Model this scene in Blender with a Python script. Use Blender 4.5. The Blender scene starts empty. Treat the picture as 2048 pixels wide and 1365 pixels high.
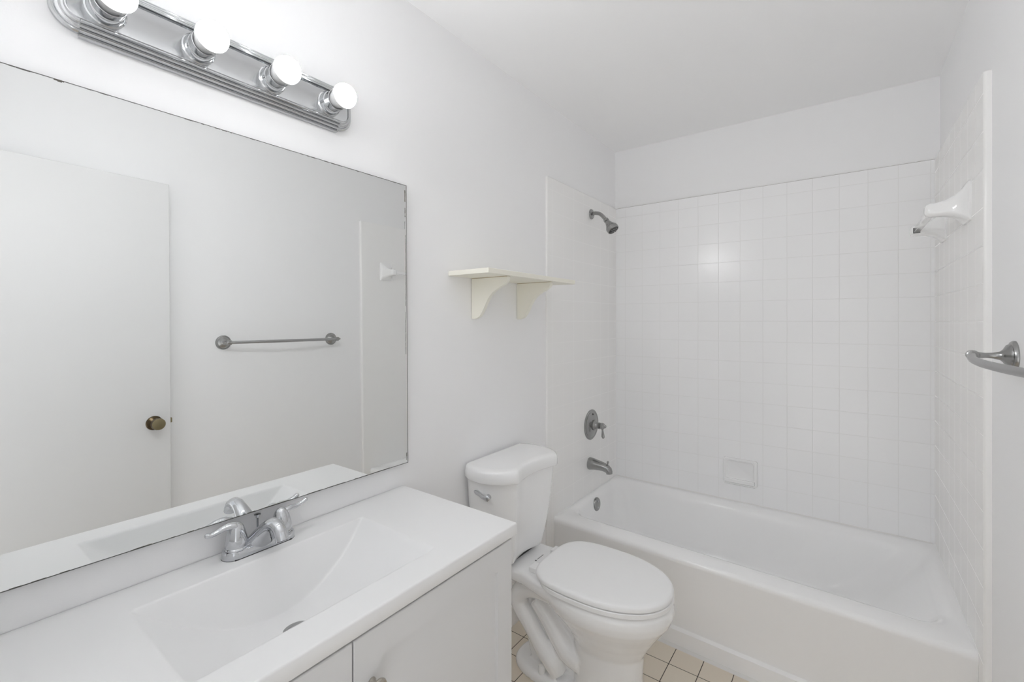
import bpy, bmesh, math, random
from mathutils import Vector, Matrix
random.seed(7)
PI = math.pi
S = bpy.context.scene
COL = S.collection

# ------------------------------------------------------------------ camera, world, exposure
W, D, H = 1.507, 2.7165, 2.44          # tiled alcove width, depth to the tiled back wall, ceiling height
cam_data = bpy.data.cameras.new('camera')
cam = bpy.data.objects.new('camera', cam_data); COL.objects.link(cam)
cam.location = (1.1897, 0.0, 1.3592)
cam.rotation_euler = (PI/2, 0, 0.6373)
cam_data.sensor_fit = 'HORIZONTAL'; cam_data.sensor_width = 36
cam_data.lens = 901.44*36/2048
cam_data.shift_y = -(682.5-642.03)/2048
cam_data.clip_start = 0.01
S.camera = cam

WORLD_STRENGTH = 1.0
BULB_STRENGTH = 145.0
world = bpy.data.worlds.new('world'); S.world = world; world.use_nodes = True
wn = world.node_tree.nodes; wl = world.node_tree.links
wbg = wn['Background']; wbg.inputs['Strength'].default_value = WORLD_STRENGTH
wtc = wn.new('ShaderNodeTexCoord'); wsep = wn.new('ShaderNodeSeparateXYZ'); wramp = wn.new('ShaderNodeValToRGB')
wmap = wn.new('ShaderNodeMapRange'); wmap.inputs[1].default_value = -0.6; wmap.inputs[2].default_value = 0.6
wl.new(wtc.outputs['Generated'], wsep.inputs[0]); wl.new(wsep.outputs['Z'], wmap.inputs[0]); wl.new(wmap.outputs[0], wramp.inputs[0])
wramp.color_ramp.elements[0].color = (1.0, 0.995, 0.985, 1); wramp.color_ramp.elements[0].position = 0.35
wramp.color_ramp.elements[1].color = (0.62, 0.63, 0.65, 1); wramp.color_ramp.elements[1].position = 0.62
wl.new(wramp.outputs[0], wbg.inputs['Color'])
S.cycles.max_bounces = 20; S.cycles.diffuse_bounces = 14; S.cycles.glossy_bounces = 8
S.view_settings.view_transform = 'Standard'; S.view_settings.look = 'None'
S.view_settings.exposure = 0.53; S.view_settings.gamma = 1.0; S.view_settings.use_curve_mapping = False

# ------------------------------------------------------------------ materials
def pbr(name, col, rough=0.5, metal=0.0, bump=0.0, bscale=200, spec=0.5, coat=0.0, vary=0.0, vscale=6):
    m = bpy.data.materials.new(name); m.use_nodes = True
    nt = m.node_tree; b = nt.nodes['Principled BSDF']
    b.inputs['Base Color'].default_value = (*col, 1); b.inputs['Roughness'].default_value = rough
    b.inputs['Metallic'].default_value = metal; b.inputs['Specular IOR Level'].default_value = spec
    b.inputs['Coat Weight'].default_value = coat
    tc = nt.nodes.new('ShaderNodeTexCoord')
    if bump:
        n = nt.nodes.new('ShaderNodeTexNoise'); n.inputs['Scale'].default_value = bscale; n.inputs['Detail'].default_value = 3
        bp = nt.nodes.new('ShaderNodeBump'); bp.inputs['Strength'].default_value = bump; bp.inputs['Distance'].default_value = 0.002
        nt.links.new(tc.outputs['Object'], n.inputs['Vector']); nt.links.new(n.outputs[0], bp.inputs['Height'])
        nt.links.new(bp.outputs[0], b.inputs['Normal'])
    if vary:
        n2 = nt.nodes.new('ShaderNodeTexNoise'); n2.inputs['Scale'].default_value = vscale; n2.inputs['Detail'].default_value = 4
        mx = nt.nodes.new('ShaderNodeMapRange'); mx.inputs[3].default_value = max(0.0, rough-vary); mx.inputs[4].default_value = rough+vary
        nt.links.new(tc.outputs['Object'], n2.inputs['Vector']); nt.links.new(n2.outputs[0], mx.inputs[0])
        nt.links.new(mx.outputs[0], b.inputs['Roughness'])
    return m

def tile_mat(name, axes, off, size, mortar, tile, grout, rough, bump, tile2=None, grough=0.75):
    m = bpy.data.materials.new(name); m.use_nodes = True
    nt = m.node_tree; L = nt.links; b = nt.nodes['Principled BSDF']
    tc = nt.nodes.new('ShaderNodeTexCoord'); sp = nt.nodes.new('ShaderNodeSeparateXYZ'); cb = nt.nodes.new('ShaderNodeCombineXYZ')
    L.new(tc.outputs['Object'], sp.inputs[0])
    for k in range(2):
        ad = nt.nodes.new('ShaderNodeMath'); ad.operation = 'SUBTRACT'; ad.inputs[1].default_value = off[k]-20*size
        L.new(sp.outputs[axes[k]], ad.inputs[0]); L.new(ad.outputs[0], cb.inputs[k])
    br = nt.nodes.new('ShaderNodeTexBrick'); br.offset = 0; br.squash = 1
    br.inputs['Scale'].default_value = 1; br.inputs['Brick Width'].default_value = size; br.inputs['Row Height'].default_value = size
    br.inputs['Mortar Size'].default_value = mortar; br.inputs['Mortar Smooth'].default_value = 0.25; br.inputs['Bias'].default_value = 0
    br.inputs['Color1'].default_value = (*tile, 1); br.inputs['Color2'].default_value = (*(tile2 or tile), 1); br.inputs['Mortar'].default_value = (*grout, 1)
    L.new(cb.outputs[0], br.inputs['Vector']); L.new(br.outputs['Color'], b.inputs['Base Color'])
    mr = nt.nodes.new('ShaderNodeMapRange'); mr.inputs[3].default_value = rough; mr.inputs[4].default_value = grough
    L.new(br.outputs['Fac'], mr.inputs[0]); L.new(mr.outputs[0], b.inputs['Roughness'])
    inv = nt.nodes.new('ShaderNodeMath'); inv.operation = 'SUBTRACT'; inv.inputs[0].default_value = 1; L.new(br.outputs['Fac'], inv.inputs[1])
    bp = nt.nodes.new('ShaderNodeBump'); bp.inputs['Strength'].default_value = bump; bp.inputs['Distance'].default_value = 0.001
    L.new(inv.outputs[0], bp.inputs['Height']); L.new(bp.outputs[0], b.inputs['Normal'])
    return m

def emit_mat(name, col, strength):
    m = bpy.data.materials.new(name); m.use_nodes = True
    b = m.node_tree.nodes['Principled BSDF']
    b.inputs['Base Color'].default_value = (0.9, 0.9, 0.9, 1); b.inputs['Emission Color'].default_value = (*col, 1)
    # the frosted dome glows most at its tip and least at the rim next to the neck
    nt = m.node_tree; g = nt.nodes.new('ShaderNodeNewGeometry'); sp = nt.nodes.new('ShaderNodeSeparateXYZ'); pw = nt.nodes.new('ShaderNodeMath'); pw.operation = 'POWER'
    mr = nt.nodes.new('ShaderNodeMapRange'); pw.inputs[1].default_value = 1.6
    mr.inputs[3].default_value = strength*0.009; mr.inputs[4].default_value = strength
    nt.links.new(g.outputs['True Normal'], sp.inputs[0]); nt.links.new(sp.outputs['X'], pw.inputs[0]); nt.links.new(pw.outputs[0], mr.inputs[0])
    nt.links.new(mr.outputs[0], b.inputs['Emission Strength'])
    return m

M = {}
M['paint'] = pbr('white wall paint', (0.91, 0.91, 0.915), 0.55, bump=0.06, bscale=260)
M['ceil'] = pbr('flat white ceiling paint', (0.95, 0.95, 0.955), 0.8, bump=0.08, bscale=220)
M['door'] = pbr('white door paint', (0.80, 0.80, 0.80), 0.45, bump=0.04, bscale=300)
T = 0.1095
TILE, GROUT = (0.945, 0.945, 0.95), (0.86, 0.86, 0.855)
M['tile_back'] = tile_mat('white wall tile back', ('X', 'Z'), (0.07, 1.904), T, 0.0016, TILE, GROUT, 0.21, 0.5)
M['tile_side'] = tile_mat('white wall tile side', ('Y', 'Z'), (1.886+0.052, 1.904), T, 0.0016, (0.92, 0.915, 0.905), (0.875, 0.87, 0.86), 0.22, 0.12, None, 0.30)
M['bull'] = pbr('white bullnose tile', TILE, 0.25)
M['floor'] = tile_mat('beige floor tile', ('X', 'Y'), (0.0785, 0.2715), T, 0.0016, (0.79, 0.72, 0.61), (0.05, 0.04, 0.03), 0.35, 0.6, (0.77, 0.69, 0.58))
M['porcelain'] = pbr('white porcelain', (0.92, 0.92, 0.92), 0.08, coat=0.2)
M['seat'] = pbr('white seat plastic', (0.91, 0.91, 0.91), 0.28)
M['tub'] = pbr('white enamel', (0.95, 0.95, 0.95), 0.16, vary=0.05)
M['marble'] = pbr('white cultured marble', (0.86, 0.86, 0.86), 0.30)
M['cabinet'] = pbr('white painted cabinet', (0.73, 0.73, 0.73), 0.42, bump=0.02, bscale=150)
M['gap'] = pbr('dark cabinet gap shade', (0.05, 0.05, 0.05), 0.8)
M['chrome'] = pbr('polished chrome', (0.62, 0.63, 0.65), 0.06, 1.0)
M['fixture'] = pbr('dusty chrome plate', (0.60, 0.61, 0.62), 0.15, 1.0, vary=0.07, vscale=40)
M['nickel'] = pbr('brushed nickel', (0.37, 0.37, 0.365), 0.24, 1.0, bump=0.05, bscale=400)
M['bar'] = pbr('satin nickel bar', (0.42, 0.42, 0.42), 0.35, 1.0)
M['knobnickel'] = pbr('warm nickel knob', (0.50, 0.47, 0.42), 0.25, 1.0)
M['bronze'] = pbr('antique bronze', (0.10, 0.075, 0.045), 0.25, 1.0)
M['brass'] = pbr('worn brass edge', (0.32, 0.27, 0.16), 0.3, 1.0)
M['black'] = pbr('black rubber', (0.02, 0.02, 0.02), 0.5)
M['mirror'] = pbr('silvered mirror glass', (0.90, 0.91, 0.905), 0.0, 1.0)
M['mirroredge'] = pbr('dark mirror edge', (0.09, 0.09, 0.085), 0.4)
M['desilver'] = pbr('desilvered mirror spot', (0.12, 0.11, 0.09), 0.4)
M['shelf'] = pbr('cream shelf paint', (0.88, 0.86, 0.77), 0.5, bump=0.03, bscale=120)
M['stain'] = pbr('rusty gap line', (0.35, 0.25, 0.10), 0.8)
M['caulk'] = pbr('white caulk', (0.80, 0.79, 0.77), 0.6)
M['bulb'] = emit_mat('lit frosted bulb', (0.97, 0.985, 1.0), BULB_STRENGTH)
M['bulbneck'] = pbr('white bulb neck', (0.50, 0.50, 0.50), 0.4)
M['ink'] = pbr('grey printed ink', (0.12, 0.12, 0.13), 0.6)
M['hall'] = pbr('hall floor', (0.30, 0.25, 0.20), 0.5)

# ------------------------------------------------------------------ helpers
def obj(name, bm, mat, parent=None, smooth=False, mats=None):
    me = bpy.data.meshes.new(name); bm.normal_update(); bm.to_mesh(me); bm.free()
    for mm in (mats or [mat]): me.materials.append(mm)
    o = bpy.data.objects.new(name, me); COL.objects.link(o)
    if smooth:
        for p in me.polygons: p.use_smooth = True
        if smooth != 'all':
            me.set_sharp_from_angle(angle=math.radians(smooth if smooth is not True else 38))
    if parent: o.parent = parent
    return o
def tag(o, label, cat, group=None):
    o['label'] = label; o['category'] = cat
    if group: o['group'] = group
    return o
def thing(name, label, cat, loc=(0, 0, 0), group=None):
    o = bpy.data.objects.new(name, None); COL.objects.link(o); o.location = loc; o.empty_display_size = 0.05
    return tag(o, label, cat, group)
def part(name, bm, mat, root, smooth=True, mats=None, label=None):
    """mesh given in world coordinates, parented to a root that may be off the origin"""
    o = obj(name, bm, mat, None, smooth, mats)
    o.parent = root
    loc = Vector((0, 0, 0)); r = root
    while r: loc += r.location; r = r.parent
    o.data.transform(Matrix.Translation(-loc))
    if label: o['label'] = label
    return o
def struct(name, bm, mat, parent=None, smooth=False, mats=None):
    o = obj(name, bm, mat, parent, smooth, mats)
    if not parent: o['kind'] = 'structure'
    return o
def box(bm, lo, hi, bevel=0.0, seg=2, mi=0):
    r = bmesh.ops.create_cube(bm, size=1)
    vs = r['verts']
    for v in vs:
        for k in range(3): v.co[k] = lo[k] if v.co[k] < 0 else hi[k]
    fs = set(f for v in vs for f in v.link_faces)
    for f in fs: f.material_index = mi
    if bevel:
        es = set(e for v in vs for e in v.link_edges)
        rr = bmesh.ops.bevel(bm, geom=list(es), offset=bevel, segments=seg, profile=0.5, affect='EDGES')
        for f in rr['faces']: f.material_index = mi
    return bm
def B(lo, hi, bevel=0.0, seg=2): return box(bmesh.new(), lo, hi, bevel, seg)
def loft(bm, loops, cap0=True, cap1=True, closed=True, mi=0):
    rows = [[bm.verts.new(p) for p in lp] for lp in loops]
    n = len(rows[0])
    for a, b in zip(rows, rows[1:]):
        for i in range(n if closed else n-1):
            j = (i+1) % n
            f = bm.faces.new((a[i], a[j], b[j], b[i])); f.material_index = mi
    if cap0: bm.faces.new(list(reversed(rows[0]))).material_index = mi
    if cap1: bm.faces.new(rows[-1]).material_index = mi
    return rows
def lathe(bm, prof, org, axis=(0, 0, 1), seg=32, mi=0):
    """prof: list of (radius, distance along axis)"""
    ax = Vector(axis).normalized(); t = Vector((0, 0, 1)) if abs(ax.z) < 0.9 else Vector((1, 0, 0))
    u = ax.cross(t).normalized(); v = ax.cross(u)
    org = Vector(org)
    loops = [[org+ax*h+(u*math.cos(2*PI*i/seg)+v*math.sin(2*PI*i/seg))*max(r, 1e-5) for i in range(seg)] for r, h in prof]
    loft(bm, loops, True, True, True, mi)
    bmesh.ops.recalc_face_normals(bm, faces=bm.faces)
    return bm
def smooth_path(pts, n=8):
    """Catmull-Rom through points; each point may carry extra numbers (radius)"""
    out = []
    P = [Vector(p) for p in pts]
    for i in range(len(P)-1):
        p0, p1, p2, p3 = P[max(i-1, 0)], P[i], P[i+1], P[min(i+2, len(P)-1)]
        for k in range(n):
            t = k/n
            out.append(0.5*((2*p1)+(p2-p0)*t+(2*p0-5*p1+4*p2-p3)*t*t+(3*p1-p0-3*p2+p3)*t**3))
    out.append(P[-1]); return out
def tube(bm, pts, rad, seg=16, squash=None, mi=0, n=8, up=(0, 0, 1)):
    """swept tube; rad is a number or a list as long as pts; squash = (side factor, up factor)"""
    rads = [rad]*len(pts) if not isinstance(rad, (list, tuple)) else rad
    q = smooth_path([(*p, 0) if False else p for p in pts], n)
    rr = []
    for i in range(len(pts)-1):
        for k in range(n): rr.append(rads[i]+(rads[i+1]-rads[i])*(k/n))
    rr.append(rads[-1])
    loops = []
    up = Vector(up)
    side = None
    for i, p in enumerate(q):
        d = (q[min(i+1, len(q)-1)]-q[max(i-1, 0)]).normalized()
        s = d.cross(up)
        if s.length < 1e-3: s = side if side is not None else d.cross(Vector((0, 1, 0)))
        s.normalize(); side = s; w = s.cross(d).normalized()
        sq = squash or (1, 1)
        loops.append([p+s*math.cos(2*PI*k/seg)*rr[i]*sq[0]+w*math.sin(2*PI*k/seg)*rr[i]*sq[1] for k in range(seg)])
    loft(bm, loops, True, True, True, mi)
    bmesh.ops.recalc_face_normals(bm, faces=bm.faces)
    return bm
def ball(bm, c, r, sc=(1, 1, 1), seg=20, mi=0):
    m = Matrix.Translation(c) @ Matrix.Diagonal((*sc, 1))
    res = bmesh.ops.create_uvsphere(bm, u_segments=seg, v_segments=seg//2+2, radius=r, matrix=m)
    for f in set(f for v in res['verts'] for f in v.link_faces): f.material_index = mi
    return bm
def extrude_poly(bm, pts, vec, mi=0):
    """pts: planar 3D outline, vec: thickness vector"""
    v = Vector(vec); a = [Vector(p) for p in pts]
    loft(bm, [a, [p+v for p in a]], True, True, True, mi)
    bmesh.ops.recalc_face_normals(bm, faces=bm.faces)
    return bm
def rrect(x0, x1, y0, y1, r, z, n=6):
    """rounded rectangle loop in the xy plane, counter-clockwise"""
    rs = r if isinstance(r, (list, tuple)) else (r,)*4
    out = []
    for (cx, cy, a0, q) in ((x1, y1, 0, rs[0]), (x0, y1, PI/2, rs[1]), (x0, y0, PI, rs[2]), (x1, y0, 1.5*PI, rs[3])):
        ccx = cx-q if cx == x1 else cx+q; ccy = cy-q if cy == y1 else cy+q
        for k in range(n+1):
            a = a0+PI/2*k/n
            out.append(Vector((ccx+q*math.cos(a), ccy+q*math.sin(a), z)))
    return out
def add_bevel(o, w, seg=3, ang=35):
    m = o.modifiers.new('bevel', 'BEVEL'); m.width = w; m.segments = seg; m.limit_method = 'ANGLE'; m.angle_limit = math.radians(ang)
    for p in o.data.polygons: p.use_smooth = True
    return o

# ------------------------------------------------------------------ room shell
WR = 1.524                # painted right wall
YN = -0.02                # inner face of the wall the camera's doorway is in
struct('floor', B((-0.10, YN-0.12, -0.10), (WR+0.10, D+0.10, 0.0)), M['floor'])
struct('ceiling', B((-0.10, YN-0.12, H), (WR+0.10, D+0.10, H+0.10)), M['ceil'])
wall_left = struct('wall_left', B((-0.10, YN-0.12, 0), (0, D+0.10, H)), M['paint'])
wall_right = struct('wall_right', B((WR, YN-0.12, 0), (WR+0.10, D+0.10, H)), M['paint'])
wall_back = struct('wall_back', B((0, D+0.006, 0), (WR, D+0.10, H)), M['paint'])
DX0, DX1, DZ = 0.70, 1.44, 2.06
bm = bmesh.new()
box(bm, (0, YN-0.12, 0), (DX0, YN, H)); box(bm, (DX1, YN-0.12, 0), (WR, YN, H)); box(bm, (DX0, YN-0.12, DZ), (DX1, YN, H))
struct('wall_front', bm, M['paint'])

ZT = 2.074
YL, YR = 1.886, 1.842
bm = B((0.0, D, 0.30), (WR, D+0.006, ZT)); struct('tile_panel', bm, M['tile_back'], wall_back)
def side_panel(x_wall, x_face, y0):
    s = 1 if x_face > x_wall else -1
    t = abs(x_face-x_wall); r = min(t*0.9, 0.008)
    prof = [(x_wall, D), (x_face, D)]
    for k in range(7):
        a = PI/2*k/6
        prof.append((x_face-s*(r-r*math.cos(a)), y0+r-r*math.sin(a)))
    prof.append((x_wall, y0))
    bm = bmesh.new()
    extrude_poly(bm, [(x, y, 0.0) for x, y in prof], (0, 0, ZT))
    return bm
struct('tile_panel', side_panel(0.0, 0.008, YL), M['tile_side'], wall_left, smooth=40)
struct('tile_panel', side_panel(WR, W, YR), M['tile_side'], wall_right, smooth=40)

M['line'] = pbr('grey grout shadow line', (0.42, 0.40, 0.37), 0.8)  # grey strip for the grout joint, its shadow put into the colour
struct('grout_shadow_line', B((0.002, D+0.0005, ZT), (W, D+0.007, ZT+0.0018)), M['line'], wall_back)
struct('grout_shadow_line', B((0.0, YL+0.01, ZT), (0.0065, D, ZT+0.0012)), M['line'], wall_left)

# door leaf standing open against the right wall
hx, hy, fx, fy = 1.435, 0.02, 1.475, 0.752
ang = math.atan2(fy-hy, fx-hx); dl = math.hypot(fx-hx, fy-hy)
door = struct('door_1', B((0, -0.035, 0.012), (dl, 0, 2.05), 0.002, 1), M['door'])
door.location = (hx, hy, 0); door.rotation_euler = (0, 0, ang)
# local frame: +x along the leaf, the room side is +y
def local_part(name, bm, mat, parent, smooth=True):
    return obj(name, bm, mat, parent, smooth)
bm = lathe(bmesh.new(), [(0.033, 0), (0.033, 0.003), (0.029, 0.007), (0.017, 0.009), (0.014, 0.012), (0.013, 0.026), (0.015, 0.03)], (dl-0.066, 0, 0.905), (0, 1, 0))
rose = local_part('door_knob', bm, M['bronze'], door)
bm = lathe(bmesh.new(), [(0.012, 0.028), (0.021, 0.031), (0.026, 0.038), (0.0275, 0.05), (0.026, 0.058), (0.024, 0.0605), (0.020, 0.058), (0.001, 0.054)], (dl-0.066, 0, 0.905), (0, 1, 0))
local_part('knob_grip', bm, M['bronze'], rose)
bm = lathe(bmesh.new(), [(0.0245, 0.0595), (0.0262, 0.0585), (0.0262, 0.0605), (0.0245, 0.0612)], (dl-0.066, 0, 0.905), (0, 1, 0))
local_part('knob_rim', bm, M['brass'], rose)
bm = box(bmesh.new(), (dl, -0.025, 0.893), (dl+0.010, -0.010, 0.917), 0.002, 1)
local_part('latch', bm, M['brass'], door)

struct('trim_1', extrude_poly(bmesh.new(), [(0.01, 1.925, 0.0), (0.01, 1.945, 0), (0.01, 1.945, 0.008)], (1.49, -0.05, 0)), M['caulk'])
struct('trim_2', extrude_poly(bmesh.new(), [(0.01, D-0.006, 0.366), (0.01, D, 0.366), (0.01, D, 0.374)], (1.49, 0, 0)), M['caulk'])

# ------------------------------------------------------------------ bathtub
def ytub(x): return 1.946-(x/W)*0.053
tub = thing('bathtub', 'long white enamel bathtub filling the tiled alcove behind the toilet', 'bathtub', (W/2, 2.3, 0))
RZ = 0.37
X0, X1, YB = 0.008, W, D-0.001
def tub_loop(ix0, ix1, iyf, iyb, r, z, n=10):
    """loop inset from the outer outline; the front follows the apron's skew"""
    x0, x1 = X0+ix0, X1-ix1; y0, y1 = 1.92+iyf, YB-iyb
    pts = rrect(x0, x1, y0, y1, r, z, n)
    dens = []
    for i, p in enumerate(pts):
        q = pts[(i+1) % len(pts)]
        dens.append(p)
        if i % (n+1) == n:
            for k in range(1, 12): dens.append(p.lerp(q, k/12))
    out = []
    for p in dens:
        f = max(0.0, min(1.0, (y1-p.y)/(y1-y0)))
        out.append(Vector((p.x, p.y+(ytub(p.x)-1.92)*f, p.z)))
    return out
bm = bmesh.new()
loops = [tub_loop(0.0, 0.0, -0.004, 0, 0.001, 0.0), tub_loop(0, 0, -0.002, 0, 0.001, 0.045), tub_loop(0, 0, 0.000, 0, 0.001, 0.064),
         tub_loop(0, 0, 0.015, 0, 0.001, 0.072), tub_loop(0, 0, 0.016, 0, 0.001, 0.10), tub_loop(0, 0, 0.008, 0, 0.001, 0.325),
         tub_loop(0, 0, 0.002, 0, 0.001, 0.345), tub_loop(0, 0, 0.003, 0, 0.001, 0.358), tub_loop(0, 0, 0.008, 0, 0.001, 0.366),
         tub_loop(0, 0, 0.018, 0.001, 0.001, RZ), tub_loop(0.012, 0.018, 0.070, 0.022, 0.06, RZ+0.001), tub_loop(0.018, 0.028, 0.092, 0.034, 0.075, RZ-0.001), tub_loop(0.025, 0.037, 0.109, 0.044, 0.085, RZ-0.005),
         tub_loop(0.031, 0.046, 0.122, 0.053, 0.09, RZ-0.012), tub_loop(0.036, 0.054, 0.131, 0.060, 0.095, RZ-0.021), tub_loop(0.040, 0.061, 0.137, 0.065, 0.098, RZ-0.032), tub_loop(0.043, 0.070, 0.141, 0.069, 0.10, RZ-0.046),
         tub_loop(0.055, 0.14, 0.148, 0.075, 0.11, 0.24), tub_loop(0.075, 0.22, 0.158, 0.085, 0.12, 0.14), tub_loop(0.095, 0.28, 0.170, 0.098, 0.13, 0.085),
         tub_loop(0.125, 0.32, 0.195, 0.125, 0.13, 0.06), tub_loop(0.18, 0.38, 0.24, 0.18, 0.13, 0.052)]
loft(bm, loops, True, True)
bmesh.ops.recalc_face_normals(bm, faces=bm.faces)
part('tub_shell', bm, M['tub'], tub, smooth=50)
# overflow plate on the drain end wall
oc = Vector((0.052, 2.345, 0.316)); oax = Vector((1, 0, 0.08))
bm = lathe(bmesh.new(), [(0.037, -0.004), (0.037, 0.003), (0.034, 0.007), (0.012, 0.009), (0.001, 0.009)], oc, oax)
op = part('overflow_plate', bm, M['nickel'], tub, label='round brushed nickel overflow plate')
for dz in (-0.017, 0.017):
    part('screw', lathe(bmesh.new(), [(0.005, 0.006), (0.005, 0.010), (0.001, 0.011)], oc+Vector((0, 0, dz)), oax, 12), M['chrome'], op)

# ------------------------------------------------------------------ shower fittings on the left tiled wall
XT = 0.008
sh = thing('wall_shower', 'brushed nickel shower head on a curved arm high on the tiled wall', 'shower head', (XT, 2.365, 1.975))
bm = lathe(bmesh.new(), [(0.029, 0), (0.029, 0.003), (0.025, 0.008), (0.014, 0.010), (0.011, 0.012)], (XT, 2.365, 1.975), (1, 0, 0))
part('flange', bm, M['nickel'], sh)
bm = tube(bmesh.new(), [(XT+0.004, 2.365, 1.975), (0.035, 2.363, 1.977), (0.063, 2.361, 1.969), (0.085, 2.358, 1.950), (0.104, 2.355, 1.928)], 0.0105, 16)
part('shower_arm', bm, M['nickel'], sh)
ha = Vector((0.60, -0.06, -0.80)).normalized(); ho = Vector((0.101, 2.356, 1.932))
bm = lathe(bmesh.new(), [(0.012, 0), (0.015, 0.003), (0.015, 0.014), (0.012, 0.016), (0.0135, 0.020), (0.0165, 0.030), (0.025, 0.050), (0.0305, 0.058), (0.0305, 0.0595), (0.0295, 0.060), (0.0295, 0.061), (0.033, 0.062), (0.0345, 0.072), (0.033, 0.083), (0.029, 0.0865), (0.0275, 0.0845)], ho, ha)
hd = part('head', bm, M['nickel'], sh)
bm = lathe(bmesh.new(), [(0.028, 0.083), (0.028, 0.0855), (0.001, 0.0862)], ho, ha)
fp = part('spray_face', bm, M['black'], hd, label='black spray face')
bm = bmesh.new()
t1 = ha.cross(Vector((0, 1, 0))).normalized(); t2 = ha.cross(t1)
for rr, nn in ((0.009, 6), (0.019, 10)):
    for k in range(nn):
        a = 2*PI*k/nn
        lathe(bm, [(0.0032, 0.085), (0.003, 0.0885), (0.001, 0.089)], ho+(t1*math.cos(a)+t2*math.sin(a))*rr, ha, 8)
nz = obj('nozzles', bm, M['bar'], None, True)
nz.data.transform(Matrix.Translation(-sh.location)); nz.parent = hd; nz['kind'] = 'stuff'

vc = Vector((XT, 2.362, 0.760))
vv = thing('shower_valve', 'round brushed nickel shower valve with lever handle above the tub spout', 'shower valve', vc)
bm = lathe(bmesh.new(), [(0.086, 0), (0.086, 0.004), (0.080, 0.008), (0.074, 0.007), (0.071, 0.009), (0.066, 0.013), (0.045, 0.017), (0.032, 0.020)], vc, (1, 0, 0), 48)
es = part('escutcheon', bm, M['nickel'], vv)
bm = bmesh.new(); ball(bm, vc+Vector((0.012, -0.003, 0.061)), 0.006); part('screw', bm, M['black'], es)
bm = lathe(bmesh.new(), [(0.030, 0.017), (0.030, 0.026), (0.026, 0.030), (0.020, 0.036), (0.017, 0.046), (0.019, 0.052), (0.019, 0.054), (0.014, 0.056), (0.016, 0.060), (0.0185, 0.066), (0.018, 0.078), (0.013, 0.083), (0.010, 0.086), (0.009, 0.092), (0.003, 0.095)], vc, (1, 0, 0))
part('hub', bm, M['nickel'], vv)
bm = tube(bmesh.new(), [vc+Vector((0.071, 0, -0.010)), vc+Vector((0.073, 0, -0.026)), vc+Vector((0.075, 0, -0.045)), vc+Vector((0.076, 0, -0.060)), vc+Vector((0.076, 0, -0.068))], [0.006, 0.005, 0.0075, 0.009, 0.005], 16, up=(1, 0, 0))
part('lever', bm, M['nickel'], vv)

sc = Vector((XT, 2.343, 0.541))
sp = thing('tub_spout', 'brushed nickel tub spout with pull-up diverter below the shower valve', 'tub spout', sc)
def oval(c, ry, rz, n=24, flat=0): return [Vector((c[0], c[1]+ry*math.cos(2*PI*k/n), c[2]+rz*math.sin(2*PI*k/n))) for k in range(n)]
bm = bmesh.new()
lps = []
for (x, z, ry, rz, tilt) in ((0.0, 0.0, 0.033, 0.034, 0), (0.004, 0.0, 0.034, 0.035, 0), (0.03, 0.001, 0.032, 0.031, 0), (0.065, -0.001, 0.029, 0.026, 0.05),
                             (0.088, -0.004, 0.027, 0.0235, 0.2), (0.105, -0.009, 0.025, 0.023, 0.5), (0.117, -0.017, 0.0225, 0.021, 0.9), (0.1225, -0.028, 0.020, 0.018, 1.25), (0.1225, -0.036, 0.0185, 0.017, 1.45)):
    cc = sc+Vector((x, 0, z)); n = 28
    lps.append([cc+Vector((math.sin(tilt)*rz*math.sin(2*PI*k/n), ry*math.cos(2*PI*k/n), math.cos(tilt)*rz*math.sin(2*PI*k/n))) for k in range(n)])
loft(bm, lps, True, True); bmesh.ops.recalc_face_normals(bm, faces=bm.faces)
part('spout_body', bm, M['nickel'], sp)
bm = lathe(bmesh.new(), [(0.003, 0), (0.003, 0.012), (0.006, 0.015), (0.0065, 0.020), (0.004, 0.025), (0.001, 0.026)], sc+Vector((0.112, 0, 0.008)), (0.1, 0, 1), 14)
part('diverter_knob', bm, M['nickel'], sp)

# ------------------------------------------------------------------ ceramic soap dish and ceramic towel bar
sd = thing('soap_dish', 'small white ceramic soap dish set into the tiled back wall', 'soap dish', (0.727, D, 0.53))
def rr_xz(x0, x1, z0, z1, r, y, n=6): return [Vector((p.x, y, p.y)) for p in rrect(x0, x1, z0, z1, r, 0, n)]
bm = bmesh.new()
a0, a1, c0, c1 = 0.644, 0.812, 0.462, 0.606
loft(bm, [rr_xz(a0, a1, c0, c1, 0.012, D), rr_xz(a0, a1, c0, c1, 0.012, D-0.010), rr_xz(a0+0.004, a1-0.004, c0+0.004, c1-0.004, 0.014, D-0.016),
          rr_xz(a0+0.014, a1-0.014, c0+0.03, c1-0.010, 0.018, D-0.017), rr_xz(a0+0.018, a1-0.018, c0+0.035, c1-0.014, 0.018, D-0.011), rr_xz(a0+0.024, a1-0.024, c0+0.042, c1-0.02, 0.016, D-0.006)])
bmesh.ops.recalc_face_normals(bm, faces=bm.faces)
part('dish_plate', bm, M['porcelain'], sd)
bm = bmesh.new()
prof = [(D-0.012, c0+0.012), (D-0.030, c0+0.014), (D-0.043, c0+0.024), (D-0.047, c0+0.040), (D-0.042, c0+0.043), (D-0.034, c0+0.037), (D-0.012, c0+0.034)]
extrude_poly(bm, [(a0+0.012, y, z) for y, z in prof], (a1-a0-0.024, 0, 0))
add_bevel(part('dish_lip', bm, M['porcelain'], sd), 0.004)

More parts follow.
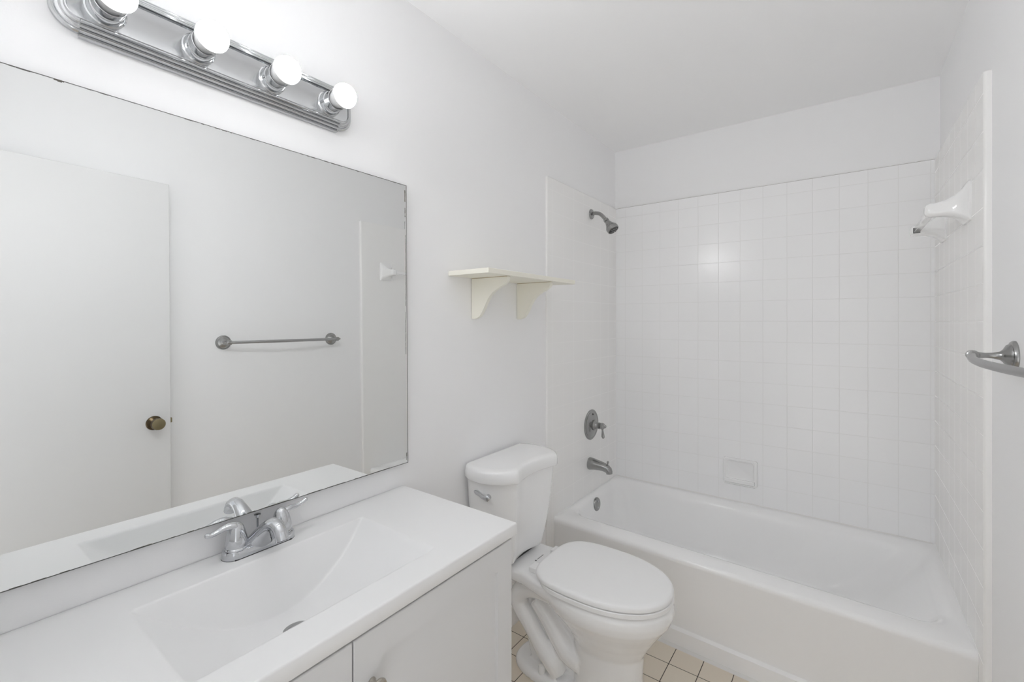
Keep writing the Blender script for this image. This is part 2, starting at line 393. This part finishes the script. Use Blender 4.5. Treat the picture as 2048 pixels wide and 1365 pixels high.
cb = thing('ceramic_towel_bar', 'white ceramic towel bar with two flared posts on the right tiled wall', 'towel bar', (W, 2.25, 1.725))
def sq_yz(x, yc, zc, hy_, hz, r): return [Vector((x, yc+p.x, zc+p.y)) for p in rrect(-hy_, hy_, -hz, hz, r, 0, 5)]
for yc in (2.045, 2.475):
    bm = bmesh.new()
    zc = 1.728
    loft(bm, [sq_yz(W, yc, zc+0.012, 0.052, 0.064, 0.006), sq_yz(W-0.006, yc, zc+0.012, 0.052, 0.064, 0.008), sq_yz(W-0.010, yc, zc+0.011, 0.047, 0.058, 0.012),
              sq_yz(W-0.018, yc, zc+0.008, 0.040, 0.047, 0.016), sq_yz(W-0.035, yc, zc+0.005, 0.030, 0.034, 0.016), sq_yz(W-0.055, yc, zc+0.002, 0.024, 0.026, 0.014),
              sq_yz(W-0.075, yc, zc, 0.022, 0.023, 0.013), sq_yz(W-0.092, yc, zc, 0.021, 0.022, 0.013), sq_yz(W-0.101, yc, zc, 0.017, 0.018, 0.012), sq_yz(W-0.105, yc, zc, 0.010, 0.010, 0.008)])
    bmesh.ops.recalc_face_normals(bm, faces=bm.faces)
    part('post', bm, M['porcelain'], cb)
bm = bmesh.new(); box(bm, (-0.0095, 2.05, -0.0095), (0.0095, 2.452, 0.0095), 0.002)
o = obj('bar', bm, M['porcelain'], None, True)
o.data.transform(Matrix.Rotation(PI/4*0.0, 4, 'Y')); o.data.transform(Matrix.Translation(Vector((W-0.085, 0, 1.727))-cb.location)); o.parent = cb
bm = bmesh.new(); box(bm, (-0.0108, 2.4525, -0.0108), (0.0108, 2.4545, 0.0108))
o2 = obj('socket_gap', bm, M['black'], None); o2.data.transform(Matrix.Translation(Vector((W-0.085, 0, 1.727))-cb.location)); o2.parent = o
o2['label'] = 'dark gap round the bar end'

# ------------------------------------------------------------------ metal towel bar on the right wall
tz = 1.272
tb = thing('towel_bar', 'brushed nickel towel bar with slightly bowed rod on the right wall', 'towel bar', (WR, 1.33, tz))
ends = []
for yc in (1.0, 1.622):
    c = Vector((WR, yc, tz))
    bm = lathe(bmesh.new(), [(0.038, 0), (0.038, 0.004), (0.035, 0.008), (0.031, 0.009), (0.027, 0.015), (0.016, 0.021), (0.011, 0.026), (0.0075, 0.038), (0.0065, 0.052), (0.008, 0.063), (0.0095, 0.069)], c, (-1, 0, 0), 40)
    mt = part('mount', bm, M['nickel'], tb)
    d = 1 if yc > 1.3 else -1
    cc = c+Vector((-0.075, 0, 0))
    bm = lathe(bmesh.new(), [(0.0095, -0.013), (0.0125, -0.011), (0.0125, 0.004), (0.0105, 0.009), (0.006, 0.013), (0.0065, 0.017), (0.004, 0.021), (0.001, 0.022)], cc, (0, d, 0), 24)
    part('end_cap', bm, M['nickel'], mt)
    ends.append(cc)
a, b = ends
bm = tube(bmesh.new(), [a.lerp(b, t)+Vector((-0.035*math.sin(PI*t), 0, 0)) for t in (0.012, 0.2, 0.4, 0.6, 0.8, 0.988)], 0.0082, 20, n=6)
part('rod', bm, M['bar'], tb)

# ------------------------------------------------------------------ wall shelf
sz0, sz1, sy0, sy1, sx = 1.5265, 1.5445, 1.207, 1.83, 0.195
ws = thing('wall_shelf', 'small cream painted shelf on two scrolled brackets above the toilet', 'shelf', (0, 1.5, sz0))
o = part('shelf_board', B((0.001, sy0, sz0), (sx, sy1, sz1)), M['shelf'], ws); add_bevel(o, 0.0015, 2)
for yb in (1.345, 1.650):
    out = [(0.002, sz0-0.001), (0.180, sz0-0.001)]
    out += [(p.x, p.y) for p in smooth_path([(0.180, sz0-0.003, 0), (0.177, sz0-0.018, 0), (0.160, sz0-0.032, 0), (0.128, sz0-0.047, 0), (0.100, sz0-0.066, 0), (0.078, sz0-0.094, 0), (0.061, sz0-0.125, 0), (0.044, sz0-0.148, 0), (0.026, sz0-0.158, 0), (0.010, sz0-0.161, 0), (0.002, sz0-0.160, 0)], 5)]
    bm = bmesh.new(); extrude_poly(bm, [(x, yb-0.009, z) for x, z in out], (0, 0.018, 0))
    o = part('bracket', bm, M['shelf'], ws, smooth=30); add_bevel(o, 0.003, 2, 50)
    bm = bmesh.new(); box(bm, (0.004, yb-0.0095, sz0-0.0016), (0.178, yb+0.0095, sz0-0.0001))
    p = obj('joint_line', bm, M['stain'], None); p.data.transform(Matrix.Translation(-ws.location)); p.parent = o; p['label'] = 'brownish joint under the board'

# ------------------------------------------------------------------ vanity cabinet
vy0, vy1, vx = 0.02, 0.985, 0.440
CZ = 0.809; SLAB = 0.033
vz = CZ-SLAB
vcab = thing('vanity_cabinet', 'white two-door vanity cabinet with shaker doors under the sink top', 'vanity cabinet', (0.22, 0.5, 0))
bm = bmesh.new()
box(bm, (0.004, vy1-0.018, 0.0), (vx, vy1, vz)); box(bm, (0.004, vy0, 0.0), (vx, vy0+0.018, vz)); box(bm, (0.004, vy0+0.018, 0.09), (vx, vy1-0.018, 0.108))
box(bm, (0.004, vy0+0.018, 0.0), (0.016, vy1-0.018, vz)); box(bm, (vx-0.06, vy0+0.018, 0.0), (vx-0.045, vy1-0.018, 0.09))
part('carcass', bm, M['cabinet'], vcab, smooth=False)
bm = bmesh.new(); box(bm, (vx-0.020, vy0+0.018, vz-0.06), (vx-0.001, vy1-0.018, vz)); part('gap_shade_rail', bm, M['gap'], vcab, smooth=False)  # rail coloured near black for the shade in the gap under the slab
def shaker(y0, y1, z0, z1, x0, knob_y, knob_z):
    st = 0.062; t = 0.019; rec = 0.007
    bm = bmesh.new()
    # one mesh: outer slab with a recessed centre
    def rect(x, i): return [Vector((x, y0+i, z0+i)), Vector((x, y1-i, z0+i)), Vector((x, y1-i, z1-i)), Vector((x, y0+i, z1-i))]
    loft(bm, [rect(x0, 0), rect(x0+t-0.0015, 0), rect(x0+t, 0.0015), rect(x0+t, st), rect(x0+t-rec, st+0.0015)], True, True)
    bmesh.ops.recalc_face_normals(bm, faces=bm.faces)
    dr = part('cabinet_door', bm, M['cabinet'], vcab, smooth=False)
    kx = x0+t
    bm = lathe(bmesh.new(), [(0.009, 0), (0.0085, 0.003), (0.006, 0.007), (0.006, 0.014), (0.010, 0.018), (0.0155, 0.0205), (0.0165, 0.0235), (0.015, 0.0265), (0.008, 0.0285), (0.001, 0.029)], (kx, knob_y, knob_z), (1, 0, 0), 32)
    part('door_knob', bm, M['knobnickel'], dr)
DOORX = vx+0.001
shaker(0.4955, 0.985, 0.10, vz-0.010, DOORX, 0.534, 0.667)
shaker(0.020, 0.4920, 0.10, vz-0.010, DOORX, 0.452, 0.667)

# ------------------------------------------------------------------ vanity top with integral basin (height field over the slab)
tx1, ty0, ty1 = 0.469, 0.012, 0.997
BX0, BX1, BYC, BYH, DEP = 0.100, 0.392, 0.510, 0.257, 0.121
def smax(a, b, k):
    h = max(0.0, 1-abs(a-b)/k); return max(a, b)+h*h*k*0.25
def ztop(x, y):
    t = abs(y-BYC)/BYH
    zb = -DEP*(1-t**1.95) if t < 1 else (t-1)*0.9*0.25
    zr = -(x-BX0)/0.46
    zf = -(BX1-x)/0.45
    z = smax(smax(zb, zr, 0.009), zf, 0.016)
    return CZ+min(0.0, -smax(-z, 0, 0.004)+0.001 if z < 0.01 else 0.0)
tops = thing('sink_counter', 'white moulded vanity top with integral rectangular sink basin', 'sink counter', (0.23, 0.5, vz))
bm = bmesh.new()
NX, NY = 150, 260
e = 0.004
xs = [0.001, 0.004]+[0.004+(tx1-e-0.004)*i/NX for i in range(1, NX+1)]
ys = [ty0+(ty1-e-ty0)*j/NY for j in range(NY+1)]
grid = [[bm.verts.new((x, y, ztop(x, y))) for y in ys] for x in xs]
for i in range(len(xs)-1):
    for j in range(len(ys)-1):
        bm.faces.new((grid[i][j], grid[i+1][j], grid[i+1][j+1], grid[i][j+1]))
# rounded outer edge on the front and right side, then the underside
def edge_loop(off, z):
    o_ = [Vector((xs[0], ys[-1]+off, z))] + [Vector((x, ys[-1]+off, z)) for x in xs[1:-1]]
    for k in range(4):
        a = PI/2*(1-k/3); o_.append(Vector((xs[-1]+off*math.cos(a), ys[-1]+off*math.sin(a), z)))
    o_ += [Vector((xs[-1]+off, y, z)) for y in reversed(ys[:-1])]
    return o_
rim = [grid[i][-1] for i in range(len(xs)-1)]+[grid[-1][-1]]*4+[grid[-1][j] for j in range(len(ys)-2, -1, -1)]
prev = rim
for off, z in ((e*0.5, CZ-e*0.134), (e*0.866, CZ-e*0.5), (e, CZ-e), (e, vz+0.002), (e-0.002, vz)):
    cur = [bm.verts.new(p) for p in edge_loop(off, z)]
    for i in range(len(cur)-1):
        vs = [prev[i], prev[i+1], cur[i+1], cur[i]]
        u = []
        for v in vs:
            if v not in u: u.append(v)
        if len(u) > 2: bm.faces.new(u)
    prev = cur
# underside follows the basin a little lower, as a moulded shell
ix, iy = list(range(0, len(xs), 5)), list(range(0, len(ys), 5))
if ix[-1] != len(xs)-1: ix.append(len(xs)-1)
und = [[bm.verts.new((xs[i], ys[j], min(vz, ztop(xs[i], ys[j])-0.010))) for j in iy] for i in ix]
for i in range(len(ix)-1):
    for j in range(len(iy)-1): bm.faces.new((und[i][j], und[i][j+1], und[i+1][j+1], und[i+1][j]))
bmesh.ops.recalc_face_normals(bm, faces=bm.faces)
part('basin_slab', bm, M['marble'], tops, smooth='all')
dz = ztop(0.238, 0.508)
dc = Vector((0.238, 0.508, dz-0.0005))
bm = lathe(bmesh.new(), [(0.031, -0.004), (0.031, 0.0015), (0.028, 0.0025), (0.023, 0.0018), (0.021, -0.0005), (0.001, -0.0015)], dc, (0, 0, 1))
dn = part('drain_ring', bm, M['bar'], tops, label='metal drain ring in the basin')
bm = lathe(bmesh.new(), [(0.0195, 0.0), (0.0195, 0.003), (0.012, 0.0045), (0.001, 0.005)], dc, (0, 0, 1))
part('stopper', bm, M['bar'], dn)
bm = bmesh.new()
lathe(bm, [(0.0206, -0.0002), (0.0206, 0.0012), (0.0197, 0.0014)], dc, (0, 0, 1))
part('drain_gap', bm, M['black'], dn)

# ------------------------------------------------------------------ faucet
FY, FX = 0.517, 0.042
fa = thing('faucet', 'chrome two-handle centerset faucet on the vanity top below the mirror', 'faucet', (FX, FY, CZ))
def stadium(cx, cy, hx_, hy_, z, n=10): return rrect(cx-hx_, cx+hx_, cy-hy_, cy+hy_, min(hx_, hy_)*0.98, z, n)
bm = bmesh.new()
loft(bm, [stadium(FX, FY, 0.0265, 0.0825, CZ), stadium(FX, FY, 0.027, 0.083, CZ+0.001), stadium(FX, FY, 0.0265, 0.0825, CZ+0.012), stadium(FX, FY, 0.0245, 0.0805, CZ+0.017), stadium(FX, FY, 0.0205, 0.0765, CZ+0.019)])
bmesh.ops.recalc_face_normals(bm, faces=bm.faces)
part('base_plate', bm, M['chrome'], fa)
bm = B((FX-0.0272, FY-0.066, CZ-0.0008), (FX+0.0276, FY+0.066, CZ+0.0010)); lathe(bm, [(0.0275, 0), (0.0275, 0.001)], (FX, FY-0.0557, CZ), (0, 0, 1)); lathe(bm, [(0.0275, 0), (0.0275, 0.001)], (FX, FY+0.0557, CZ), (0, 0, 1))
part('gasket', bm, M['black'], fa, smooth=False)
# spout: wide saddle between the handles rising into a gooseneck that curls down over the basin
bm = bmesh.new()
lps = []
for (x, z, hw, hh, tilt) in ((0.041, CZ+0.008, 0.046, 0.025, 0.30), (0.050, CZ+0.023, 0.036, 0.023, 0.48), (0.063, CZ+0.039, 0.0265, 0.0195, 0.65), (0.080, CZ+0.055, 0.0205, 0.0165, 0.82), (0.098, CZ+0.068, 0.0170, 0.0145, 1.02),
                             (0.116, CZ+0.0765, 0.0155, 0.0135, 1.33), (0.133, CZ+0.0775, 0.0150, 0.0130, 1.74), (0.147, CZ+0.071, 0.0148, 0.0130, 2.16), (0.156, CZ+0.061, 0.0146, 0.0133, 2.52), (0.160, CZ+0.050, 0.0145, 0.0138, 2.75)):
    n = 28; c = Vector((x, FY-0.035*(x-FX), z))
    tv = Vector((math.cos(tilt), 0, -math.sin(tilt)))
    lps.append([c+Vector((0, hw*math.cos(2*PI*k/n), 0))+tv*hh*math.sin(2*PI*k/n) for k in range(n)])
loft(bm, lps, True, True); bmesh.ops.recalc_face_normals(bm, faces=bm.faces)
spt = part('spout', bm, M['chrome'], fa, smooth=60)
ta = Vector((math.sin(2.75), 0, math.cos(2.75)))
bm = lathe(bmesh.new(), [(0.0112, -0.002), (0.0112, 0.0012), (0.001, 0.0012)], Vector((0.160, FY-0.004, CZ+0.050)), ta)
part('aerator', bm, M['black'], spt)
for s in (-1, 1):
    hc = Vector((FX, FY+s*0.0525, CZ+0.018))
    bm = lathe(bmesh.new(), [(0.0245, 0.0), (0.0245, 0.003), (0.0225, 0.005), (0.0225, 0.008), (0.0235, 0.010), (0.0235, 0.016), (0.0215, 0.028), (0.0185, 0.040), (0.0150, 0.050), (0.0095, 0.057), (0.001, 0.060)], hc, (0, 0, 1))
    hnd = part('handle', bm, M['chrome'], fa)
    if s < 0:
        pts = [(FX+0.004, FY+s*0.044, CZ+0.058), (FX, FY+s*0.058, CZ+0.071), (FX, FY+s*0.076, CZ+0.073), (FX, FY+s*0.092, CZ+0.069), (FX, FY+s*0.105, CZ+0.0665), (FX, FY+s*0.113, CZ+0.068), (FX, FY+s*0.117, CZ+0.069)]
    else:
        pts = [(FX+0.004, FY+s*0.044, CZ+0.050), (FX, FY+s*0.056, CZ+0.063), (FX, FY+s*0.072, CZ+0.069), (FX, FY+s*0.090, CZ+0.070), (FX, FY+s*0.106, CZ+0.074), (FX, FY+s*0.116, CZ+0.079), (FX, FY+s*0.120, CZ+0.081)]
    bm = tube(bmesh.new(), pts, [0.013, 0.0125, 0.0095, 0.0075, 0.0072, 0.0078, 0.004], 18, squash=(1.0, 0.72))
    part('lever', bm, M['chrome'], hnd)
bm = lathe(bmesh.new(), [(0.0024, 0), (0.0024, 0.052), (0.0045, 0.055), (0.003, 0.057), (0.0075, 0.0605), (0.0078, 0.0625), (0.001, 0.0635)], (0.0215, FY+0.004, CZ+0.010), (0, 0, 1), 20)
part('lift_rod', bm, M['chrome'], fa)

# ------------------------------------------------------------------ vanity mirror (leaning very slightly, lower edge off the wall)
mir = thing('vanity_mirror', 'large frameless wall mirror with dark worn edge above the vanity', 'mirror', (0.004, 0.0, 0.8885))
ML, MH = 0.9975, 1.810-0.8885
mir.location = (0.016, 0.0, 0.8885)
mir.rotation_euler = (0, -math.radians(0.55), -math.radians(0.35))
y_in = YN+0.024
bm = bmesh.new(); box(bm, (-0.005, y_in, 0), (0.0, ML, MH))
for f in bm.faces: f.material_index = 0 if f.normal.x > 0.5 else 1
obj('glass', bm, None, mir, False, [M['mirror'], M['mirroredge']])
random.seed(11)
bm = bmesh.new()
# thin dark edge line along the outline, with the shadow gap painted in
box(bm, (-0.0002, y_in, 0.0), (0.0003, ML, 0.0016)); box(bm, (-0.0002, y_in, MH-0.0013), (0.0003, ML, MH)); box(bm, (-0.0002, ML-0.0016, 0), (0.0003, ML, MH))
obj('dark_edge', bm, M['mirroredge'], mir)['label'] = 'dark edge line of the mirror with painted shadow gap'
bm = bmesh.new()
z = MH-0.010
for (z0, z1, w, off) in ((0.866, 0.905, 0.0030, 0.0065), (0.815, 0.845, 0.0020, 0.0065), (0.775, 0.800, 0.0010, 0.0075), (0.52, 0.755, 0.0010, 0.0065), (0.36, 0.50, 0.0012, 0.0065), (0.010, 0.034, 0.0022, 0.006)):
    z = z0
    while z < z1-0.001:
        h = min(random.uniform(0.004, 0.010), z1-z); ww = w*random.uniform(0.5, 1.2)
        box(bm, (-0.0002, ML-off-ww/2, z), (0.0003, ML-off+ww/2, z+h)); z += h
for k in range(46):
    y = random.uniform(0.1, 0.98); l = random.uniform(0.005, 0.025)
    box(bm, (-0.0002, y, 0.0014), (0.0003, y+l, 0.0014+random.uniform(0.0003, 0.0012)))
    y = random.uniform(0.1, 0.98)
    box(bm, (-0.0002, y, MH-0.0013-random.uniform(0.0003, 0.0010)), (0.0003, y+l*0.6, MH-0.0012))
for (y, w, h) in ((0.166, 0.006, 0.003), (0.171, 0.006, 0.004), (0.176, 0.004, 0.0025)):
    box(bm, (-0.0002, y, MH-h), (0.0003, y+w, MH))
o = obj('worn_silvering', bm, M['desilver'], mir); o['label'] = 'black worn patches in the silvering'; o['kind'] = 'stuff'

# ------------------------------------------------------------------ vanity light bar
LZ, LY0, LY1 = 1.968, 0.158, 0.792
vl = thing('vanity_light', 'chrome strip wall light with four lit round bulbs above the mirror', 'wall light', (0, 0.473, LZ))
def rr_yz(x, o_, r): return [Vector((x, p.x, LZ+p.y)) for p in rrect(LY0+o_, LY1-o_, -0.056+o_, 0.056-o_, max(r-o_, 0.004), 0, 10)]
bm = bmesh.new()
RB = 0.042
loft(bm, [rr_yz(0.0005, 0.0, RB), rr_yz(0.007, 0.0, RB), rr_yz(0.010, 0.003, RB), rr_yz(0.010, 0.006, RB), rr_yz(0.014, 0.0075, RB), rr_yz(0.016, 0.010, RB), rr_yz(0.0165, 0.012, RB),
          rr_yz(0.020, 0.0135, RB), rr_yz(0.022, 0.016, RB), rr_yz(0.0225, 0.018, RB), rr_yz(0.026, 0.0195, RB), rr_yz(0.027, 0.021, RB), rr_yz(0.024, 0.0225, RB), rr_yz(0.0235, 0.024, RB)])
bmesh.ops.recalc_face_normals(bm, faces=bm.faces)
part('back_plate', bm, M['fixture'], vl, smooth=30)
for s in (-1, 1):
    prof = [(0.0005, 0.064), (0.007, 0.0645), (0.0095, 0.0635), (0.0105, 0.0615), (0.0098, 0.0600), (0.0082, 0.0592), (0.0082, 0.0580), (0.0145, 0.0575), (0.0165, 0.0560), (0.0172, 0.0540), (0.0165, 0.0522), (0.0148, 0.0516), (0.0148, 0.0503), (0.0205, 0.0499),
            (0.0222, 0.0486), (0.0228, 0.0470), (0.0220, 0.0453), (0.0206, 0.0447), (0.0206, 0.0435), (0.0265, 0.0430), (0.0285, 0.0418), (0.0292, 0.0400), (0.0285, 0.0384), (0.0225, 0.0375), (0.0005, 0.0375)]
    bm = bmesh.new(); extrude_poly(bm, [(x, 0.200, LZ+s*z) for x, z in prof], (0, 0.546, 0))
    part('ribbed_rail', bm, M['fixture'], vl, smooth=25)
for yb in (0.236, 0.394, 0.555, 0.711):
    c = Vector((0.0235, yb, LZ))
    bm = lathe(bmesh.new(), [(0.033, 0), (0.033, 0.002), (0.0305, 0.004), (0.0290, 0.017), (0.0275, 0.0195), (0.0262, 0.0200), (0.0262, 0.0215), (0.0268, 0.0225), (0.0268, 0.040), (0.0258, 0.0408), (0.0245, 0.038), (0.001, 0.030)], c, (1, 0, 0), 36)
    so = part('socket', bm, M['fixture'], vl, smooth=30)
    bm = lathe(bmesh.new(), [(0.0205, 0.031), (0.0215, 0.043), (0.0240, 0.0500), (0.0280, 0.0575), (0.0305, 0.0645), (0.0318, 0.0710), (0.0320, 0.0752)], c, (1, 0, 0), 32)
    nk = part('bulb_neck', bm, M['bulbneck'], so)
    prof = [(0.0316, 0.0745)]
    cx = 0.075; R = 0.0320
    for k in range(0, 15):
        a = 0.02+(PI/2-0.02)*k/14
        prof.append((R*math.cos(a), cx+R*math.sin(a)*0.93))
    bm = lathe(bmesh.new(), prof, c, (1, 0, 0), 36)
    part('bulb', bm, M['bulb'], so, label='glowing round bulb')

# ------------------------------------------------------------------ toilet
TY = 1.512; KY = 1.478
to = thing('toilet', 'white two-piece toilet with closed lid between the vanity and the bathtub', 'toilet', (0.35, TY, 0))
def egg(x0, x1, hw, z, xw=None, n=48, p=2.0, yc=TY, backw=0.0):
    """egg-shaped loop: widest at xw; backw flattens the back"""
    xw = xw if xw is not None else x0+(x1-x0)*0.45
    out = []
    for k in range(n):
        a = 2*PI*k/n; ca, sa = math.cos(a), math.sin(a)
        if ca >= 0: x = xw+(x1-xw)*abs(ca)**(2/2.15); y = hw*math.copysign(abs(sa)**(2/2.1), sa)
        else:
            q = 2.0+backw
            x = xw-(xw-x0)*abs(ca)**(2/q); y = hw*math.copysign(abs(sa)**(2/q), sa)
        out.append(Vector((x, yc+y, z)))
    return out
bm = bmesh.new()
# bowl and pedestal
loft(bm, [egg(0.372, 0.632, 0.097, 0.0), egg(0.373, 0.628, 0.092, 0.03), egg(0.376, 0.625, 0.089, 0.12), egg(0.372, 0.630, 0.092, 0.20), egg(0.350, 0.655, 0.112, 0.245), egg(0.315, 0.680, 0.138, 0.285),
          egg(0.285, 0.704, 0.163, 0.320), egg(0.262, 0.722, 0.178, 0.345), egg(0.250, 0.731, 0.184, 0.370), egg(0.250, 0.730, 0.183, 0.392), egg(0.255, 0.722, 0.176, 0.404), egg(0.265, 0.712, 0.166, 0.407)])
# deck the tank stands on
def deck(z, i, bw): return [Vector((x, TY+y, z)) for x, y in ((0.025+i, -bw), (0.20, -0.125+i), (0.30, -0.150+i), (0.40, -0.165+i), (0.50, -0.15), (0.50, 0.15), (0.40, 0.165-i), (0.30, 0.150-i), (0.20, 0.125-i), (0.025+i, bw))]
loft(bm, [deck(0.345, 0.03, 0.09), deck(0.362, 0.006, 0.112), deck(0.380, 0.0, 0.118), deck(0.398, 0.002, 0.117), deck(0.407, 0.010, 0.110)])
# rear support web under the deck, trapway and foot
def xz_slab(pts, hw): return [[Vector((x, TY-hw, z)) for x, z in pts], [Vector((x, TY+hw, z)) for x, z in pts]]
loft(bm, xz_slab([(0.20, 0.0), (0.42, 0.0), (0.42, 0.36), (0.12, 0.36), (0.10, 0.30), (0.14, 0.22), (0.17, 0.12)], 0.038))
for s in (-1, 1):
    yb = TY+s*0.060
    tube(bm, [(0.36, yb-s*0.02, 0.300), (0.29, yb-s*0.008, 0.325), (0.225, yb, 0.330), (0.170, yb, 0.305), (0.150, yb, 0.262), (0.170, yb, 0.222), (0.205, yb, 0.185), (0.235, yb, 0.148), (0.268, yb, 0.115), (0.305, yb, 0.085), (0.325, yb-s*0.01, 0.045)],
         [0.033, 0.036, 0.038, 0.038, 0.036, 0.034, 0.033, 0.033, 0.037, 0.040, 0.036], 18, n=6, up=(0, 1, 0))
    yc_ = TY+s*0.044
    tube(bm, [(0.215, yc_, 0.272), (0.265, yc_, 0.232), (0.315, yc_, 0.180), (0.365, yc_, 0.135), (0.42, yc_, 0.12)], [0.026, 0.032, 0.037, 0.042, 0.042], 16, n=6, up=(0, 1, 0))
def foot(z, i): return egg(0.115+i, 0.60, 0.104-i, z, 0.30, backw=0.6)
loft(bm, [foot(0.0, 0.0), foot(0.018, 0.001), foot(0.028, 0.008), foot(0.033, 0.018)])
bmesh.ops.recalc_face_normals(bm, faces=bm.faces)
bowl = part('bowl', bm, M['porcelain'], to, smooth='all')
r = bowl.modifiers.new('one surface', 'REMESH'); r.mode = 'VOXEL'; r.voxel_size = 0.0042; r.use_smooth_shade = True
r2 = bowl.modifiers.new('soften', 'SMOOTH'); r2.factor = 0.5; r2.iterations = 9
# tank: bowed sides and a hollow front, tapering towards the deck
def tank_loop(s, z, x_in=0.0, grow=0.0, yc=KY):
    pts = [(0.012, -0.188), (0.045, -0.207), (0.10, -0.214), (0.15, -0.204), (0.192, -0.178), (0.218, -0.146), (0.2235, -0.136), (0.2215, -0.125), (0.210, -0.085), (0.203, -0.045), (0.200, 0.0), (0.203, 0.045), (0.210, 0.085), (0.2215, 0.125), (0.2235, 0.136), (0.219, 0.149), (0.198, 0.180), (0.155, 0.207), (0.10, 0.217), (0.045, 0.210), (0.012, 0.190)]
    out = []
    for i, (x, y) in enumerate(pts):
        xx = 0.012+(x-0.012)*(1-x_in); yy = y*s
        if grow:
            d = Vector((xx-0.10, yy)).normalized(); xx += d.x*grow; yy += d.y*grow
        out.append(Vector((max(xx, 0.008), yc+yy, z)))
    return out
bm = bmesh.new()
loft(bm, [tank_loop(0.64, 0.425, 0.30), tank_loop(0.68, 0.432, 0.25), tank_loop(0.72, 0.45, 0.22), tank_loop(0.78, 0.50, 0.175), tank_loop(0.84, 0.57, 0.135), tank_loop(0.90, 0.66, 0.09), tank_loop(0.945, 0.765, 0.055)])
bmesh.ops.recalc_face_normals(bm, faces=bm.faces)
part('tank', bm, M['porcelain'], to, smooth=50)
bm = B((0.05, KY-0.09, 0.402), (0.135, KY+0.09, 0.430)); part('tank_gasket', bm, M['black'], to, smooth=False)
bm = bmesh.new()
loft(bm, [tank_loop(0.985, 0.757, 0.02), tank_loop(1.0, 0.758, 0.0), tank_loop(1.0, 0.762, 0.0, 0.002), tank_loop(1.0, 0.783, 0.0, 0.002), tank_loop(1.0, 0.794, 0.0, 0.0), tank_loop(0.985, 0.802, 0.022), tank_loop(0.95, 0.8065, 0.06), tank_loop(0.85, 0.808, 0.15)])
bmesh.ops.recalc_face_normals(bm, faces=bm.faces)
part('tank_lid', bm, M['porcelain'], to, smooth=55)
# flush lever on the side of the tank that faces the vanity
fl = Vector((0.128, KY-0.185, 0.708))
bm = lathe(bmesh.new(), [(0.011, -0.004), (0.011, 0.004), (0.0095, 0.008), (0.0085, 0.016), (0.011, 0.019), (0.011, 0.024), (0.006, 0.028), (0.001, 0.029)], fl, (0.25, -1, 0), 20)
tube(bm, [fl+Vector((0.004, -0.020, 0)), fl+Vector((-0.012, -0.022, 0.001)), fl+Vector((-0.030, -0.020, 0.005)), fl+Vector((-0.048, -0.017, 0.009)), fl+Vector((-0.058, -0.016, 0.011))], [0.008, 0.0075, 0.0062, 0.0075, 0.004], 14)
part('flush_lever', bm, M['chrome'], to, label='chrome flush lever')
# seat ring and lid
def seat_loop(z, i, x0=0.252, bw=1.5): return egg(x0+i, 0.731-i, 0.186-i, z, 0.47, 64, backw=bw)
bm = bmesh.new()
loft(bm, [seat_loop(0.4105, 0.005, 0.272), seat_loop(0.4115, 0.002, 0.272), seat_loop(0.4245, 0.002, 0.272), seat_loop(0.4265, 0.004, 0.272)])
bmesh.ops.recalc_face_normals(bm, faces=bm.faces); part('seat_ring', bm, M['seat'], to, smooth=40)
bm = bmesh.new()
loft(bm, [seat_loop(0.4300, 0.006), seat_loop(0.4312, 0.003), seat_loop(0.441, 0.003), seat_loop(0.4465, 0.006), seat_loop(0.450, 0.012), seat_loop(0.4512, 0.022), seat_loop(0.4520, 0.08)])
bmesh.ops.recalc_face_normals(bm, faces=bm.faces); part('seat_lid', bm, M['seat'], to, smooth=55)
for s in (-1, 1):
    o = part('hinge', B((0.222, TY+s*0.078-0.022, 0.406), (0.285, TY+s*0.078+0.022, 0.4265)), M['seat'], to); add_bevel(o, 0.004)
    bm = lathe(bmesh.new(), [(0.013, 0), (0.013, 0.022), (0.011, 0.028), (0.006, 0.031), (0.001, 0.032)], (0.268, TY+s*0.078, 0.030), (0, 0, 1), 20)
    part('bolt_cap', bm, M['porcelain'], to)
# faint printed mark on the deck behind the seat
bm = bmesh.new()
for k in range(9):
    y = TY-0.008+k*0.0052
    box(bm, (0.2000, y, 0.4066), (0.2000+random.uniform(0.002, 0.0035), y+0.0036, 0.4078))
lathe(bm, [(0.0040, 0.4062), (0.0040, 0.4078)], (0.2015, TY-0.018, 0), (0, 0, 1), 14)
part('printed_mark', bm, M['ink'], to, smooth=False, label='tiny grey printed mark on the deck')
